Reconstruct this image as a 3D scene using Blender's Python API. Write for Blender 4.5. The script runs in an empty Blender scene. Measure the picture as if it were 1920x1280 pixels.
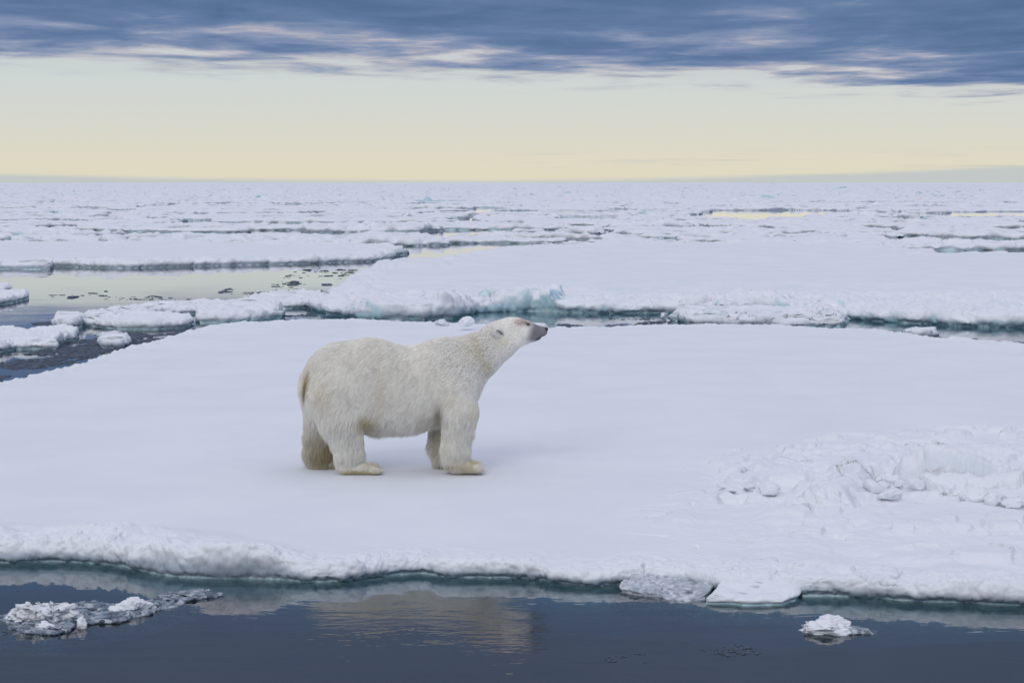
import bpy, math, random
import numpy as np
from mathutils import Vector, kdtree

random.seed(5)
rng = np.random.default_rng(5)
S = bpy.context.scene
C = S.collection

# ------------------------------------------------------------------ camera
F, HZ, CAMH = 3420.0, 342.0, 3.3            # focal length in photo pixels, horizon row, eye height
PITCH = math.atan((640 - HZ) / F)
cam_d = bpy.data.cameras.new('camera'); cam = bpy.data.objects.new('camera', cam_d); C.objects.link(cam)
cam_d.sensor_width = 36; cam_d.lens = F / 1920 * 36
cam_d.clip_start = 0.1; cam_d.clip_end = 40000
cam.location = (0, 0, CAMH); cam.rotation_euler = (math.pi / 2 - PITCH, 0, 0)
S.camera = cam

def ray(px, py):
    u = (px - 960) / F; v = (640 - py) / F
    cp, sp = math.cos(PITCH), math.sin(PITCH)
    return np.array([u, cp + v * sp, -sp + v * cp])
def ground(px, py, z=0.0):
    d = ray(px, py); t = (z - CAMH) / d[2]
    return np.array([d[0] * t, d[1] * t, z])
def depth(px, py, Y):
    d = ray(px, py); t = Y / d[1]
    return np.array([d[0] * t, Y, CAMH + d[2] * t])

# ------------------------------------------------------------------ sky, sun, exposure
SUN_EL, SUN_AZ = math.radians(34), math.radians(200)
W = bpy.data.worlds.new('World'); S.world = W; W.use_nodes = True
nt = W.node_tree; nt.nodes.clear()
def N(tree, typ, **kw):
    n = tree.nodes.new(typ)
    for k, v in kw.items(): setattr(n, k, v)
    return n
class G:
    """small helper for math networks"""
    def __init__(s, tree): s.t = tree
    def val(s, sock, v):
        if hasattr(v, 'links') or isinstance(v, bpy.types.NodeSocket): s.t.links.new(v, sock)
        else: sock.default_value = v
    def m(s, op, a, b=0.0, c=0.0, clamp=False):
        n = N(s.t, 'ShaderNodeMath', operation=op, use_clamp=clamp)
        s.val(n.inputs[0], a); s.val(n.inputs[1], b)
        if len(n.inputs) > 2: s.val(n.inputs[2], c)
        return n.outputs[0]
    def noise(s, vec, scale, detail=5, rough=0.55, dist=0.0, typ=None):
        n = N(s.t, 'ShaderNodeTexNoise')
        if typ: n.noise_type = typ
        s.val(n.inputs['Vector'], vec); n.inputs['Scale'].default_value = scale
        n.inputs['Detail'].default_value = detail; n.inputs['Roughness'].default_value = rough
        n.inputs['Distortion'].default_value = dist
        return n.outputs['Fac']
    def mapr(s, v, a, b, c=0.0, d=1.0, smooth=True):
        n = N(s.t, 'ShaderNodeMapRange'); n.interpolation_type = 'SMOOTHSTEP' if smooth else 'LINEAR'
        s.val(n.inputs[0], v)
        for i, x in enumerate((a, b, c, d)): s.val(n.inputs[i + 1], x)
        return n.outputs[0]
    def mix(s, f, a, b):
        n = N(s.t, 'ShaderNodeMix', data_type='RGBA')
        s.val(n.inputs['Factor'], f)
        for sock, v in ((n.inputs[6], a), (n.inputs[7], b)):
            if isinstance(v, tuple): sock.default_value = (*v[:3], 1)
            else: s.t.links.new(v, sock)
        return n.outputs[2]
    def ramp(s, v, stops, interp='LINEAR'):
        n = N(s.t, 'ShaderNodeValToRGB'); s.val(n.inputs[0], v); cr = n.color_ramp; cr.interpolation = interp
        while len(cr.elements) < len(stops): cr.elements.new(0.5)
        for e, (p, c) in zip(cr.elements, stops): e.position = p; e.color = (*c, 1)
        return n.outputs[0]
    def comb(s, x, y, z):
        n = N(s.t, 'ShaderNodeCombineXYZ')
        for i, v in enumerate((x, y, z)): s.val(n.inputs[i], v)
        return n.outputs[0]
g = G(nt)
tc = N(nt, 'ShaderNodeTexCoord'); sep = N(nt, 'ShaderNodeSeparateXYZ'); nt.links.new(tc.outputs['Generated'], sep.inputs[0])
dx, dy, dz = sep.outputs
zc = g.m('MAXIMUM', dz, 0.012)
px_, py_ = g.m('DIVIDE', dx, zc), g.m('DIVIDE', dy, zc)          # point on the cloud deck
deck = g.comb(px_, g.m('MULTIPLY', py_, 0.62), 0.0)
n_big = g.noise(deck, 0.30, 4, 0.55, 0.4)
n_mid = g.noise(deck, 0.95, 5, 0.56, 0.35)
n_fine = g.noise(deck, 3.2, 4, 0.55, 0.2)
edge = g.m('SUBTRACT', g.m('ADD', g.m('MULTIPLY', px_, 0.56), 18.0), py_)
edge = g.m('ADD', edge, g.m('MULTIPLY', g.m('SUBTRACT', n_big, 0.5), 7.0))
edge = g.m('ADD', edge, g.m('MULTIPLY', g.m('SUBTRACT', n_mid, 0.5), 7.5))
alpha = g.mapr(edge, -2.0, 3.6)
dens = g.m('ADD', g.mapr(edge, -0.5, 8.5, 0.0, 0.80), g.m('MULTIPLY', g.m('SUBTRACT', n_mid, 0.46), 1.05))
dens = g.m('ADD', dens, g.m('MULTIPLY', g.m('SUBTRACT', n_big, 0.5), 0.8))
dens = g.m('ADD', dens, g.m('MULTIPLY', g.m('SUBTRACT', n_fine, 0.5), 0.4), clamp=True)
cloudc = g.ramp(dens, [(0.0, (0.58, 0.60, 0.62)), (0.16, (0.43, 0.43, 0.51)), (0.34, (0.24, 0.30, 0.45)), (0.62, (0.135, 0.21, 0.37)), (1.0, (0.092, 0.158, 0.30))])
# the deck is thinner, and so lighter, towards the zenith
high = g.mapr(dz, 0.10, 0.75, 0.0, 1.0)
cloudc = g.mix(high, cloudc, (0.69, 0.715, 0.87))
clear = g.ramp(g.mapr(dz, -0.002, 0.12, 0, 1, False), [(0.0, (0.80, 0.74, 0.57)), (0.10, (0.785, 0.74, 0.585)), (0.28, (0.71, 0.71, 0.65)), (0.46, (0.65, 0.70, 0.69)), (1.0, (0.44, 0.53, 0.58))])
# thin grey bank low on the right and a few flat wisps
low = g.comb(g.m('MULTIPLY', dx, 7.0), g.m('MULTIPLY', dz, 230.0), 0.0)
wn = g.noise(low, 1.0, 5, 0.6)
bank_top = g.m('ADD', g.m('MULTIPLY', g.m('MULTIPLY', dx, dx), 0.075), g.m('MULTIPLY', dx, 0.008))
bank_top = g.m('ADD', bank_top, g.m('MULTIPLY', wn, 0.0030))
bank = g.mapr(g.m('SUBTRACT', bank_top, dz), -0.0012, 0.0022, 0, 0.75)
clear = g.mix(bank, clear, (0.50, 0.57, 0.62))
wl = g.comb(g.m('MULTIPLY', dx, 11.0), g.m('MULTIPLY', dz, 420.0), 3.7)
wisp = g.mapr(g.noise(wl, 1.0, 4, 0.6), 0.50, 0.68, 0, 0.7)
wisp = g.m('MULTIPLY', wisp, g.m('MULTIPLY', g.mapr(dz, 0.006, 0.010), g.mapr(dz, 0.013, 0.020, 1, 0)))
wisp = g.m('MULTIPLY', wisp, g.mapr(dx, -0.05, 0.10))
clear = g.mix(wisp, clear, (0.55, 0.56, 0.58))
sky = N(nt, 'ShaderNodeTexSky', sky_type='NISHITA', sun_disc=False)
sky.sun_elevation = SUN_EL; sky.sun_rotation = SUN_AZ
bg_sky = N(nt, 'ShaderNodeBackground'); nt.links.new(sky.outputs[0], bg_sky.inputs[0]); bg_sky.inputs[1].default_value = 0.06
bg_clr = N(nt, 'ShaderNodeBackground'); nt.links.new(clear, bg_clr.inputs[0])
bg_cld = N(nt, 'ShaderNodeBackground'); nt.links.new(cloudc, bg_cld.inputs[0])
mxa = N(nt, 'ShaderNodeMixShader'); mxa.inputs[0].default_value = 0.9
nt.links.new(bg_sky.outputs[0], mxa.inputs[1]); nt.links.new(bg_clr.outputs[0], mxa.inputs[2])
mxb = N(nt, 'ShaderNodeMixShader'); nt.links.new(alpha, mxb.inputs[0])
nt.links.new(mxa.outputs[0], mxb.inputs[1]); nt.links.new(bg_cld.outputs[0], mxb.inputs[2])
wo = N(nt, 'ShaderNodeOutputWorld'); nt.links.new(mxb.outputs[0], wo.inputs[0])
W.cycles.sampling_method = 'MANUAL'; W.cycles.sample_map_resolution = 1024

sd_ = bpy.data.lights.new('sun', 'SUN'); sun = bpy.data.objects.new('sun', sd_); C.objects.link(sun)
sd_.energy = 0.85; sd_.angle = math.radians(25); sd_.color = (1.0, 0.93, 0.84)
# sun_rotation is clockwise from +Y
sdir = Vector((math.sin(SUN_AZ) * math.cos(SUN_EL), math.cos(SUN_AZ) * math.cos(SUN_EL), math.sin(SUN_EL)))
sun.rotation_euler = (-sdir).to_track_quat('-Z', 'Y').to_euler()
S.view_settings.view_transform = 'Standard'; S.view_settings.look = 'None'
S.view_settings.exposure = 0.0; S.view_settings.gamma = 1.0
S.cycles.max_bounces = 8; S.cycles.diffuse_bounces = 4; S.cycles.glossy_bounces = 3
S.cycles.transmission_bounces = 4; S.cycles.transparent_max_bounces = 12
S.cycles.use_denoising = True

# ------------------------------------------------------------------ numpy noise
PERM = np.random.default_rng(11).permutation(256).astype(np.int64)
GR = np.random.default_rng(12).normal(size=(256, 3)); GR /= np.linalg.norm(GR, axis=1)[:, None]
def _h(i, j, k): return PERM[(PERM[(PERM[i & 255] + j) & 255] + k) & 255]
def pn(x, y, z=0.0, seed=0):
    x = np.asarray(x, float) + seed * 17.37; y = np.asarray(y, float) + seed * 5.91
    z = np.zeros_like(x) + z + seed * 3.3
    xi, yi, zi = np.floor(x).astype(int), np.floor(y).astype(int), np.floor(z).astype(int)
    xf, yf, zf = x - xi, y - yi, z - zi
    fade = lambda t: t * t * t * (t * (t * 6 - 15) + 10)
    u, v, w = fade(xf), fade(yf), fade(zf)
    def gd(a, b, c):
        gg = GR[_h(xi + a, yi + b, zi + c)]
        return gg[..., 0] * (xf - a) + gg[..., 1] * (yf - b) + gg[..., 2] * (zf - c)
    L = lambda a, b, t: a + (b - a) * t
    return 1.5 * L(L(L(gd(0, 0, 0), gd(1, 0, 0), u), L(gd(0, 1, 0), gd(1, 1, 0), u), v),
             L(L(gd(0, 0, 1), gd(1, 0, 1), u), L(gd(0, 1, 1), gd(1, 1, 1), u), v), w)
def fbm(x, y, z=0.0, o=4, seed=0, gain=0.5):
    r = 0; a = 1; f = 1; t = 0
    for i in range(o):
        r = r + a * pn(x * f, y * f, np.asarray(z) * f, seed + i * 3); t += a; a *= gain; f *= 2.03
    return r / t
def billow(x, y, z=0.0, o=4, seed=0, gain=0.5):       # puffy: creases between rounded lumps
    r = 0; a = 1; f = 1; t = 0
    for i in range(o):
        r = r + a * np.abs(pn(x * f, y * f, np.asarray(z) * f, seed + i * 3)) * 1.6; t += a; a *= gain; f *= 2.07
    return r / t
def sstep(x, a, b):
    t = np.clip((x - a) / (b - a), 0, 1); return t * t * (3 - 2 * t)
def worley(x, y, seed=0):
    """cell value, tilt a, tilt b, local offset and border distance"""
    xi, yi = np.floor(x).astype(int), np.floor(y).astype(int)
    d1 = np.full(x.shape, 9.0); d2 = np.full(x.shape, 9.0); idn = np.zeros(x.shape, int); ox = np.zeros(x.shape); oy = np.zeros(x.shape)
    for a in (-1, 0, 1):
        for b in (-1, 0, 1):
            h = _h(xi + a, yi + b, np.full(x.shape, seed, int))
            cx = xi + a + PERM[h] / 256.0; cy = yi + b + PERM[(h + 77) & 255] / 256.0
            d = np.hypot(x - cx, y - cy); c = d < d1
            d2 = np.where(c, d1, np.minimum(d2, d)); idn = np.where(c, h, idn)
            ox = np.where(c, x - cx, ox); oy = np.where(c, y - cy, oy); d1 = np.minimum(d1, d)
    r = lambda k: PERM[(idn + k) & 255] / 255.0
    return r(3), r(91) - .5, r(150) - .5, ox, oy, d2 - d1
def sd_poly(X, Y, P):
    """signed distance, positive inside"""
    P = np.asarray(P, float)[:, :2]; sh = X.shape; X = X.ravel(); Y = Y.ravel()
    dist = np.full(X.shape, 1e9); ins = np.zeros(X.shape, bool)
    for i in range(len(P)):
        a = P[i]; b = P[(i + 1) % len(P)]; ab = b - a
        t = np.clip(((X - a[0]) * ab[0] + (Y - a[1]) * ab[1]) / max(ab @ ab, 1e-12), 0, 1)
        dist = np.minimum(dist, (X - a[0] - t * ab[0]) ** 2 + (Y - a[1] - t * ab[1]) ** 2)
        c = (a[1] > Y) != (b[1] > Y)
        if abs(ab[1]) > 1e-12: ins ^= c & (X < a[0] + (Y - a[1]) * ab[0] / ab[1])
    return (np.where(ins, 1, -1) * np.sqrt(dist)).reshape(sh)
def pxpoly(pts, z=0.0): return [ground(x, y, z)[:2] for x, y in pts]
def chaikin(P, n=2):
    P = np.asarray(P, float)
    for _ in range(n):
        Q = np.roll(P, -1, 0); P = np.stack([P * .75 + Q * .25, P * .25 + Q * .75], 1).reshape(-1, P.shape[1])
    return P

# ------------------------------------------------------------------ mesh and object helpers
def fast_mesh(name, V, Fc, mat, smooth=True, attrs=None):
    me = bpy.data.meshes.new(name); V = np.asarray(V, np.float32); Fc = np.asarray(Fc, np.int32); k = Fc.shape[1]
    me.vertices.add(len(V)); me.vertices.foreach_set('co', V.ravel())
    me.loops.add(Fc.size); me.loops.foreach_set('vertex_index', Fc.ravel())
    me.polygons.add(len(Fc)); me.polygons.foreach_set('loop_start', np.arange(0, Fc.size, k, dtype=np.int32))
    me.polygons.foreach_set('use_smooth', np.full(len(Fc), smooth))
    for an, (typ, arr) in (attrs or {}).items():
        at = me.attributes.new(an, typ, 'POINT')
        at.data.foreach_set('value' if typ == 'FLOAT' else 'color', np.asarray(arr, np.float32).ravel())
    me.update(calc_edges=True); me.validate()
    if mat: me.materials.append(mat)
    return me
def link(name, me, parent=None, loc=None):
    o = bpy.data.objects.new(name, me); C.objects.link(o)
    if parent: o.parent = parent
    if loc is not None: o.location = loc
    return o
def tag(o, label=None, cat=None, group=None, kind=None):
    for k, v in (('label', label), ('category', cat), ('group', group), ('kind', kind)):
        if v: o[k] = v
    return o

def nets(f, origin, h):
    """surface nets of a scalar field, negative inside"""
    s = f < 0; nx, ny, nz = f.shape
    cnt = np.zeros((nx - 1, ny - 1, nz - 1)); acc = np.zeros((nx - 1, ny - 1, nz - 1, 3))
    for ax in range(3):
        for b in (0, 1):
            for c in (0, 1):
                o0 = [0, 0, 0]; oth = [i for i in range(3) if i != ax]; o0[oth[0]] = b; o0[oth[1]] = c
                o1 = list(o0); o1[ax] += 1
                sl = lambda o: tuple(slice(q, q + n - 1) for q, n in zip(o, f.shape))
                f0, f1 = f[sl(o0)], f[sl(o1)]; cr = (f0 < 0) != (f1 < 0)
                t = np.where(cr, f0 / np.where(cr, f0 - f1, 1), 0)
                p = np.zeros(f0.shape + (3,)); p[..., 0] = o0[0]; p[..., 1] = o0[1]; p[..., 2] = o0[2]; p[..., ax] += t
                acc += p * cr[..., None]; cnt += cr
    act = cnt > 0; idx = np.full(act.shape, -1); idx[act] = np.arange(act.sum())
    ii = np.argwhere(act); V = (ii + acc[act] / cnt[act][:, None]) * h + np.asarray(origin)
    Q = []
    for ax in range(3):
        oth = [(ax + 1) % 3, (ax + 2) % 3]
        sl0 = [slice(1, n - 1) for n in f.shape]; sl0[ax] = slice(0, f.shape[ax] - 1)
        sl1 = list(sl0); sl1[ax] = slice(1, f.shape[ax])
        a, b = s[tuple(sl0)], s[tuple(sl1)]; loc = np.argwhere(a != b); flip = b[a != b]
        base = loc.copy(); base[:, oth[0]] += 1; base[:, oth[1]] += 1
        def cell(du, dv):
            q = base.copy(); q[:, oth[0]] -= du; q[:, oth[1]] -= dv; return idx[q[:, 0], q[:, 1], q[:, 2]]
        q = np.stack([cell(1, 1), cell(0, 1), cell(0, 0), cell(1, 0)], 1)
        q[flip] = q[flip][:, ::-1]; Q.append(q)
    return V, np.concatenate(Q)

# ------------------------------------------------------------------ materials
def mat(name):
    m = bpy.data.materials.new(name); m.use_nodes = True; t = m.node_tree
    b = t.nodes['Principled BSDF']; return m, t, b, G(t)
def snow_material():
    """wind-packed snow over glacial ice; the vertex attribute 'ice' says where the ice lies bare"""
    m, t, b, q = mat('snow')
    geo = N(t, 'ShaderNodeNewGeometry'); pos = geo.outputs['Position']
    at = N(t, 'ShaderNodeAttribute', attribute_name='ice')
    nm = q.noise(pos, 9.0, 4, 0.6)
    f = q.mapr(q.m('ADD', at.outputs['Fac'], q.m('MULTIPLY', q.m('SUBTRACT', nm, 0.5), 0.45)), 0.28, 0.85)
    tone = q.noise(pos, 0.6, 5, 0.6)
    snow = q.mix(q.mapr(tone, 0.35, 0.7), (0.80, 0.825, 0.845), (0.76, 0.79, 0.82))
    pz = N(t, 'ShaderNodeSeparateXYZ'); t.links.new(pos, pz.inputs[0])
    wt = N(t, 'ShaderNodeAttribute', attribute_name='wet_shade')
    soak_shade = q.m('ADD', wt.outputs['Fac'], q.m('MULTIPLY', q.m('SUBTRACT', nm, 0.5), 0.5))
    snow = q.mix(q.mapr(soak_shade, 0.25, 1.0, 0.0, 0.9), snow, (0.29, 0.35, 0.41))     # soaked foot of the snow, plus shade on the edge faces painted grey
    ice = q.mix(q.mapr(nm, 0.3, 0.7), (0.44, 0.66, 0.71), (0.60, 0.75, 0.79))
    t.links.new(q.mix(f, snow, ice), b.inputs['Base Color'])
    t.links.new(q.m('SUBTRACT', 0.75, q.m('MULTIPLY', f, 0.45)), b.inputs['Roughness'])
    b.inputs['Specular IOR Level'].default_value = 0.25
    h1 = q.noise(pos, 14.0, 6, 0.65); h2 = q.noise(pos, 2.2, 4, 0.6); h3 = q.noise(pos, 70.0, 3, 0.6)
    hh = q.m('ADD', q.m('ADD', q.m('MULTIPLY', h1, 0.0035), q.m('MULTIPLY', h2, 0.008)), q.m('MULTIPLY', h3, 0.0014))
    bp = N(t, 'ShaderNodeBump'); bp.inputs['Strength'].default_value = 1.0; bp.inputs['Distance'].default_value = 1.0
    t.links.new(hh, bp.inputs['Height']); t.links.new(bp.outputs[0], b.inputs['Normal'])
    return m
SNOW = snow_material()
def clear_ice_material(name, ramp):
    m, t, b, q = mat(name)
    geo = N(t, 'ShaderNodeNewGeometry'); pos = geo.outputs['Position']
    n1 = q.noise(pos, 16.0, 5, 0.6); at = N(t, 'ShaderNodeAttribute', attribute_name='ice')
    f = q.mapr(q.m('ADD', at.outputs['Fac'], q.m('MULTIPLY', q.m('SUBTRACT', n1, 0.5), 0.9)), 0.35, 0.65)
    v0 = N(t, 'ShaderNodeTexVoronoi'); v0.inputs['Scale'].default_value = 26; t.links.new(pos, v0.inputs['Vector'])
    vs = N(t, 'ShaderNodeSeparateColor'); t.links.new(v0.outputs['Color'], vs.inputs[0])
    t.links.new(q.mix(f, (0.85, 0.88, 0.90), q.ramp(q.m('ADD', q.m('MULTIPLY', vs.outputs[0], .6), q.m('MULTIPLY', n1, .4)), ramp)), b.inputs['Base Color'])
    t.links.new(q.m('SUBTRACT', 0.7, q.m('MULTIPLY', f, 0.58)), b.inputs['Roughness'])
    t.links.new(q.m('MULTIPLY', f, 0.25), b.inputs['Transmission Weight'])
    b.inputs['IOR'].default_value = 1.31
    bp = N(t, 'ShaderNodeBump'); bp.inputs['Strength'].default_value = 1.0
    v = N(t, 'ShaderNodeTexVoronoi'); v.inputs['Scale'].default_value = 38; t.links.new(pos, v.inputs['Vector'])
    t.links.new(q.m('ADD', q.m('MULTIPLY', v.outputs['Distance'], 0.03), q.m('MULTIPLY', n1, 0.04)), bp.inputs['Height'])
    t.links.new(bp.outputs[0], b.inputs['Normal'])
    return m
CLEARICE = clear_ice_material('clear_ice', [(.2, (.06, .09, .13)), (.55, (.24, .30, .36)), (.95, (.80, .84, .87))])
GLASSICE = clear_ice_material('glassy_ice', [(.1, (.34, .41, .47)), (.5, (.60, .66, .71)), (.8, (.86, .89, .92))])
def brash_material():
    m, t, b, q = mat('brash_ice')
    geo = N(t, 'ShaderNodeNewGeometry')
    n1 = q.noise(geo.outputs['Position'], 9.0, 3, 0.6)
    t.links.new(q.mix(n1, (0.02, 0.035, 0.055), (0.13, 0.16, 0.21)), b.inputs['Base Color'])
    b.inputs['Roughness'].default_value = 0.55; b.inputs['Specular IOR Level'].default_value = 0.2
    return m
BRASH = brash_material()

# ------------------------------------------------------------------ the sea: a closed body of clear dark water
def sea():
    m = bpy.data.materials.new('sea_water'); m.use_nodes = True; t = m.node_tree; t.nodes.clear(); q = G(t)
    geo = N(t, 'ShaderNodeNewGeometry'); sp = N(t, 'ShaderNodeSeparateXYZ'); t.links.new(geo.outputs['Position'], sp.inputs[0])
    X, Y, _ = sp.outputs
    v1 = q.comb(q.m('MULTIPLY', X, 1.0), q.m('MULTIPLY', Y, 2.6), 0.0)
    v2 = q.comb(q.m('MULTIPLY', X, 0.35), q.m('MULTIPLY', Y, 0.8), 4.0)
    a = q.noise(v1, 1.7, 3, 0.5, 0.3); b = q.noise(v2, 1.0, 2, 0.5)
    fine = q.noise(v1, 6.0, 2, 0.5)
    calm = q.mapr(q.noise(v2, 0.7, 2, 0.5), 0.35, 0.65, 0.45, 1.15)
    # a cat's paw of wind ruffles the water in front of the floe
    patch = q.m('SUBTRACT', 1.0, q.mapr(q.m('ADD', q.m('POWER', q.m('MULTIPLY', q.m('ADD', X, 0.5), 0.5), 2.0), q.m('POWER', q.m('SUBTRACT', Y, 13.3), 2.0)), 0.2, 1.6))
    h = q.m('ADD', q.m('MULTIPLY', a, 0.0036), q.m('MULTIPLY', b, 0.0025))
    h = q.m('ADD', h, q.m('MULTIPLY', q.m('MULTIPLY', fine, 0.0012), q.m('ADD', patch, 0.35)))
    h = q.m('MULTIPLY', q.m('MULTIPLY', h, calm), q.mapr(Y, 16, 60, 1.0, 0.09))
    bp = N(t, 'ShaderNodeBump'); bp.inputs['Strength'].default_value = 1.0; bp.inputs['Distance'].default_value = 1.0
    t.links.new(h, bp.inputs['Height'])
    fr = N(t, 'ShaderNodeFresnel'); fr.inputs['IOR'].default_value = 1.42; t.links.new(bp.outputs[0], fr.inputs['Normal'])
    gl = N(t, 'ShaderNodeBsdfAnisotropic'); gl.inputs['Roughness'].default_value = 0.012; gl.inputs['Color'].default_value = (1, 1, 1, 1)
    t.links.new(bp.outputs[0], gl.inputs['Normal'])
    tr = N(t, 'ShaderNodeBsdfRefraction'); tr.inputs['IOR'].default_value = 1.333; tr.inputs['Roughness'].default_value = 0.0; t.links.new(bp.outputs[0], tr.inputs['Normal'])
    mx = N(t, 'ShaderNodeMixShader')
    t.links.new(q.m('MULTIPLY', fr.outputs[0], 1.15, clamp=True), mx.inputs[0]); t.links.new(tr.outputs[0], mx.inputs[1]); t.links.new(gl.outputs[0], mx.inputs[2])
    ab = N(t, 'ShaderNodeVolumeAbsorption'); ab.inputs['Color'].default_value = (0.02, 0.53, 0.62, 1); ab.inputs['Density'].default_value = 3.6
    out = N(t, 'ShaderNodeOutputMaterial'); t.links.new(mx.outputs[0], out.inputs[0]); t.links.new(ab.outputs[0], out.inputs['Volume'])
    db, dt_, dbb, dq = mat('deep_water')
    dbb.inputs['Base Color'].default_value = (0.018, 0.034, 0.15, 1); dbb.inputs['Roughness'].default_value = 1; dbb.inputs['Specular IOR Level'].default_value = 0
    R0, D = 16000.0, 4.0
    V = [(-R0, -2000, 0), (R0, -2000, 0), (R0, R0, 0), (-R0, R0, 0), (-R0, -2000, -D), (R0, -2000, -D), (R0, R0, -D), (-R0, R0, -D)]
    me = bpy.data.meshes.new('sea')
    me.from_pydata(V, [], [(0, 1, 2, 3), (7, 6, 5, 4), (0, 4, 5, 1), (1, 5, 6, 2), (2, 6, 7, 3), (3, 7, 4, 0)])
    me.materials.append(m); o = link('sea', me); tag(o, kind='structure')
    me2 = bpy.data.meshes.new('seabed')
    me2.from_pydata([(-R0, -2000, -D + .1), (R0, -2000, -D + .1), (R0, R0, -D + .1), (-R0, R0, -D + .1)], [], [(0, 1, 2, 3)])
    me2.materials.append(db); tag(link('seabed', me2), kind='structure')
sea()

# ------------------------------------------------------------------ ice floes as sculpted sheets
def rows(*spans):
    r = [spans[0][0]]
    for y0, y1, d in spans: r += list(np.linspace(y0, y1, max(2, int((y1 - y0) / d) + 1)))[1:]
    return np.array(r)
def floe(name, poly, T, ys, dt, lip=0.12, ragged=0.06, rag_f=1.0, top=None, skirt=0.5, under=0.05, seed=0, mat_=None, ice_lo=0.05, ice_hi=0.11, ice_fn=None, cut=None, shelf=0.35, puffy=0.0, puff_f=5.0, puff_w=None, one_piece=False, foot=None):
    P = np.asarray(poly, float)
    tmin, tmax = (P[:, 0] / P[:, 1]).min(), (P[:, 0] / P[:, 1]).max(); pad = (skirt + .1) / P[:, 1].min()
    ts = np.arange(tmin - pad, tmax + pad + dt, dt)
    TT, Y = np.meshgrid(ts, ys, indexing='ij'); X = TT * Y
    sd = sd_poly(X, Y, P)
    sd = sd + ragged * fbm(X * rag_f, Y * rag_f, 0, 3, seed, .42) * 2
    if cut is not None:
        for cpoly in cut: sd = np.minimum(sd, -sd_poly(X, Y, cpoly) + 0.1 * ragged * pn(X * 3, Y * 3))
    tp = T + (top(X, Y, sd) if top is not None else 0.0)
    # the rounded face takes the rows of a strip L wide, so that it is finely divided: rows are pulled out towards the edge
    L = 2.6 * lip; th = np.clip(sd / L, 0, 1) * math.pi / 2
    Z = tp * np.sin(th); out = np.clip(-sd, 0, None)
    Z = np.where(sd > 0, Z, -0.02 - (foot or shelf + 1.2 * skirt) * (out / skirt) ** 1.2 - 0.17 * sstep(out, 0, 0.05))
    gx, gy = np.gradient(sd); dX = np.gradient(X, axis=0); dY = np.gradient(Y, axis=1)
    gX = gx / np.maximum(dX, 1e-9); gY = gy / np.maximum(dY, 1e-9); ln = np.hypot(gX, gY) + 1e-9; gX /= ln; gY /= ln
    xo = lip * (1 - np.cos(th)) ** 1.3
    shift = np.where(sd < 0, 0, np.where(sd < L, xo - sd, (lip - L) * (1 - sstep((sd - L) / (3 * L), 0, 1))))
    shift = shift + under * (1 - sstep(Z, 0.0, 0.45 * T)) * sstep(sd, -.04, .02)          # undercut at the waterline
    X2 = X + gX * shift; Y2 = Y + gY * shift
    # lumps: push along the normal by noise in all three dimensions
    if puffy:
        P3 = np.stack([X2, Y2, Z], -1); du = np.gradient(P3, axis=0); dv = np.gradient(P3, axis=1); nn = np.cross(du, dv); nn /= np.linalg.norm(nn, axis=-1)[..., None] + 1e-12
        w = sstep(sd, -.03, .03) * (1 - sstep(sd, L * 1.3, L * 3.5))
        if puff_w is not None: w = np.maximum(w, puff_w(X, Y) * sstep(sd, 0, .1))
        fq = puff_f; dsp = (billow(X2 * fq, Y2 * fq, Z * fq, 4, seed + 9, .6) - .28) * puffy * w
        dsp = dsp + fbm(X2 * fq * .5, Y2 * fq * .5, Z * fq * .5, 2, seed + 19) * puffy * .8 * w
        X2 = X2 + nn[..., 0] * dsp; Y2 = Y2 + nn[..., 1] * dsp; Z = Z + nn[..., 2] * dsp
    # faces
    keep = sd > -skirt; n0, n1 = X.shape
    if one_piece:                                          # only the largest connected piece
        dry = sd > 0; lab = np.where(dry, np.arange(dry.size).reshape(dry.shape), -1)
        while True:
            l2 = lab.copy()
            l2[1:] = np.maximum(l2[1:], lab[:-1]); l2[:-1] = np.maximum(l2[:-1], lab[1:]); l2[:, 1:] = np.maximum(l2[:, 1:], lab[:, :-1]); l2[:, :-1] = np.maximum(l2[:, :-1], lab[:, 1:])
            l2 = np.where(dry, l2, -1)
            if (l2 == lab).all(): break
            lab = l2
        if not dry.any(): return None
        v, c = np.unique(lab[dry], return_counts=True); big = lab == v[c.argmax()]; keep = big.copy()
        for _ in range(2):
            k2 = keep.copy(); k2[1:] |= keep[:-1]; k2[:-1] |= keep[1:]; k2[:, 1:] |= keep[:, :-1]; k2[:, :-1] |= keep[:, 1:]; keep = k2
        keep &= (sd > -skirt) & (~dry | big)
    kq = (keep[:-1, :-1] & keep[1:, :-1] & keep[1:, 1:] & keep[:-1, 1:]) if one_piece else (keep[:-1, :-1] | keep[1:, :-1] | keep[1:, 1:] | keep[:-1, 1:])
    if not kq.any(): return None
    idx = np.arange(n0 * n1).reshape(n0, n1)
    Q = np.stack([idx[:-1, :-1][kq], idx[1:, :-1][kq], idx[1:, 1:][kq], idx[:-1, 1:][kq]], 1)
    used = np.unique(Q); mp = np.full(n0 * n1, -1); mp[used] = np.arange(len(used)); Q = mp[Q]
    # grey for soaked snow and for shade painted on the lower faces; bare ice near the waterline and where a caller asks for it
    wet_shade = np.where(sd < L * 2, 1 - sstep(Z / np.maximum(tp, .02), .12, .98), 0.0)
    ice = 1 - sstep(Z, ice_lo, ice_hi)
    if ice_fn is not None:
        slope = np.hypot(np.gradient(Z, axis=0) / np.maximum(dX, 1e-9), np.gradient(Z, axis=1) / np.maximum(dY, 1e-9))
        ice = np.maximum(ice, ice_fn(X, Y, Z, sd, slope))
    V = np.stack([X2, Y2, Z], -1).reshape(-1, 3)[used]
    org = np.array([P[:, 0].mean(), P[:, 1].mean(), 0.0])
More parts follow.
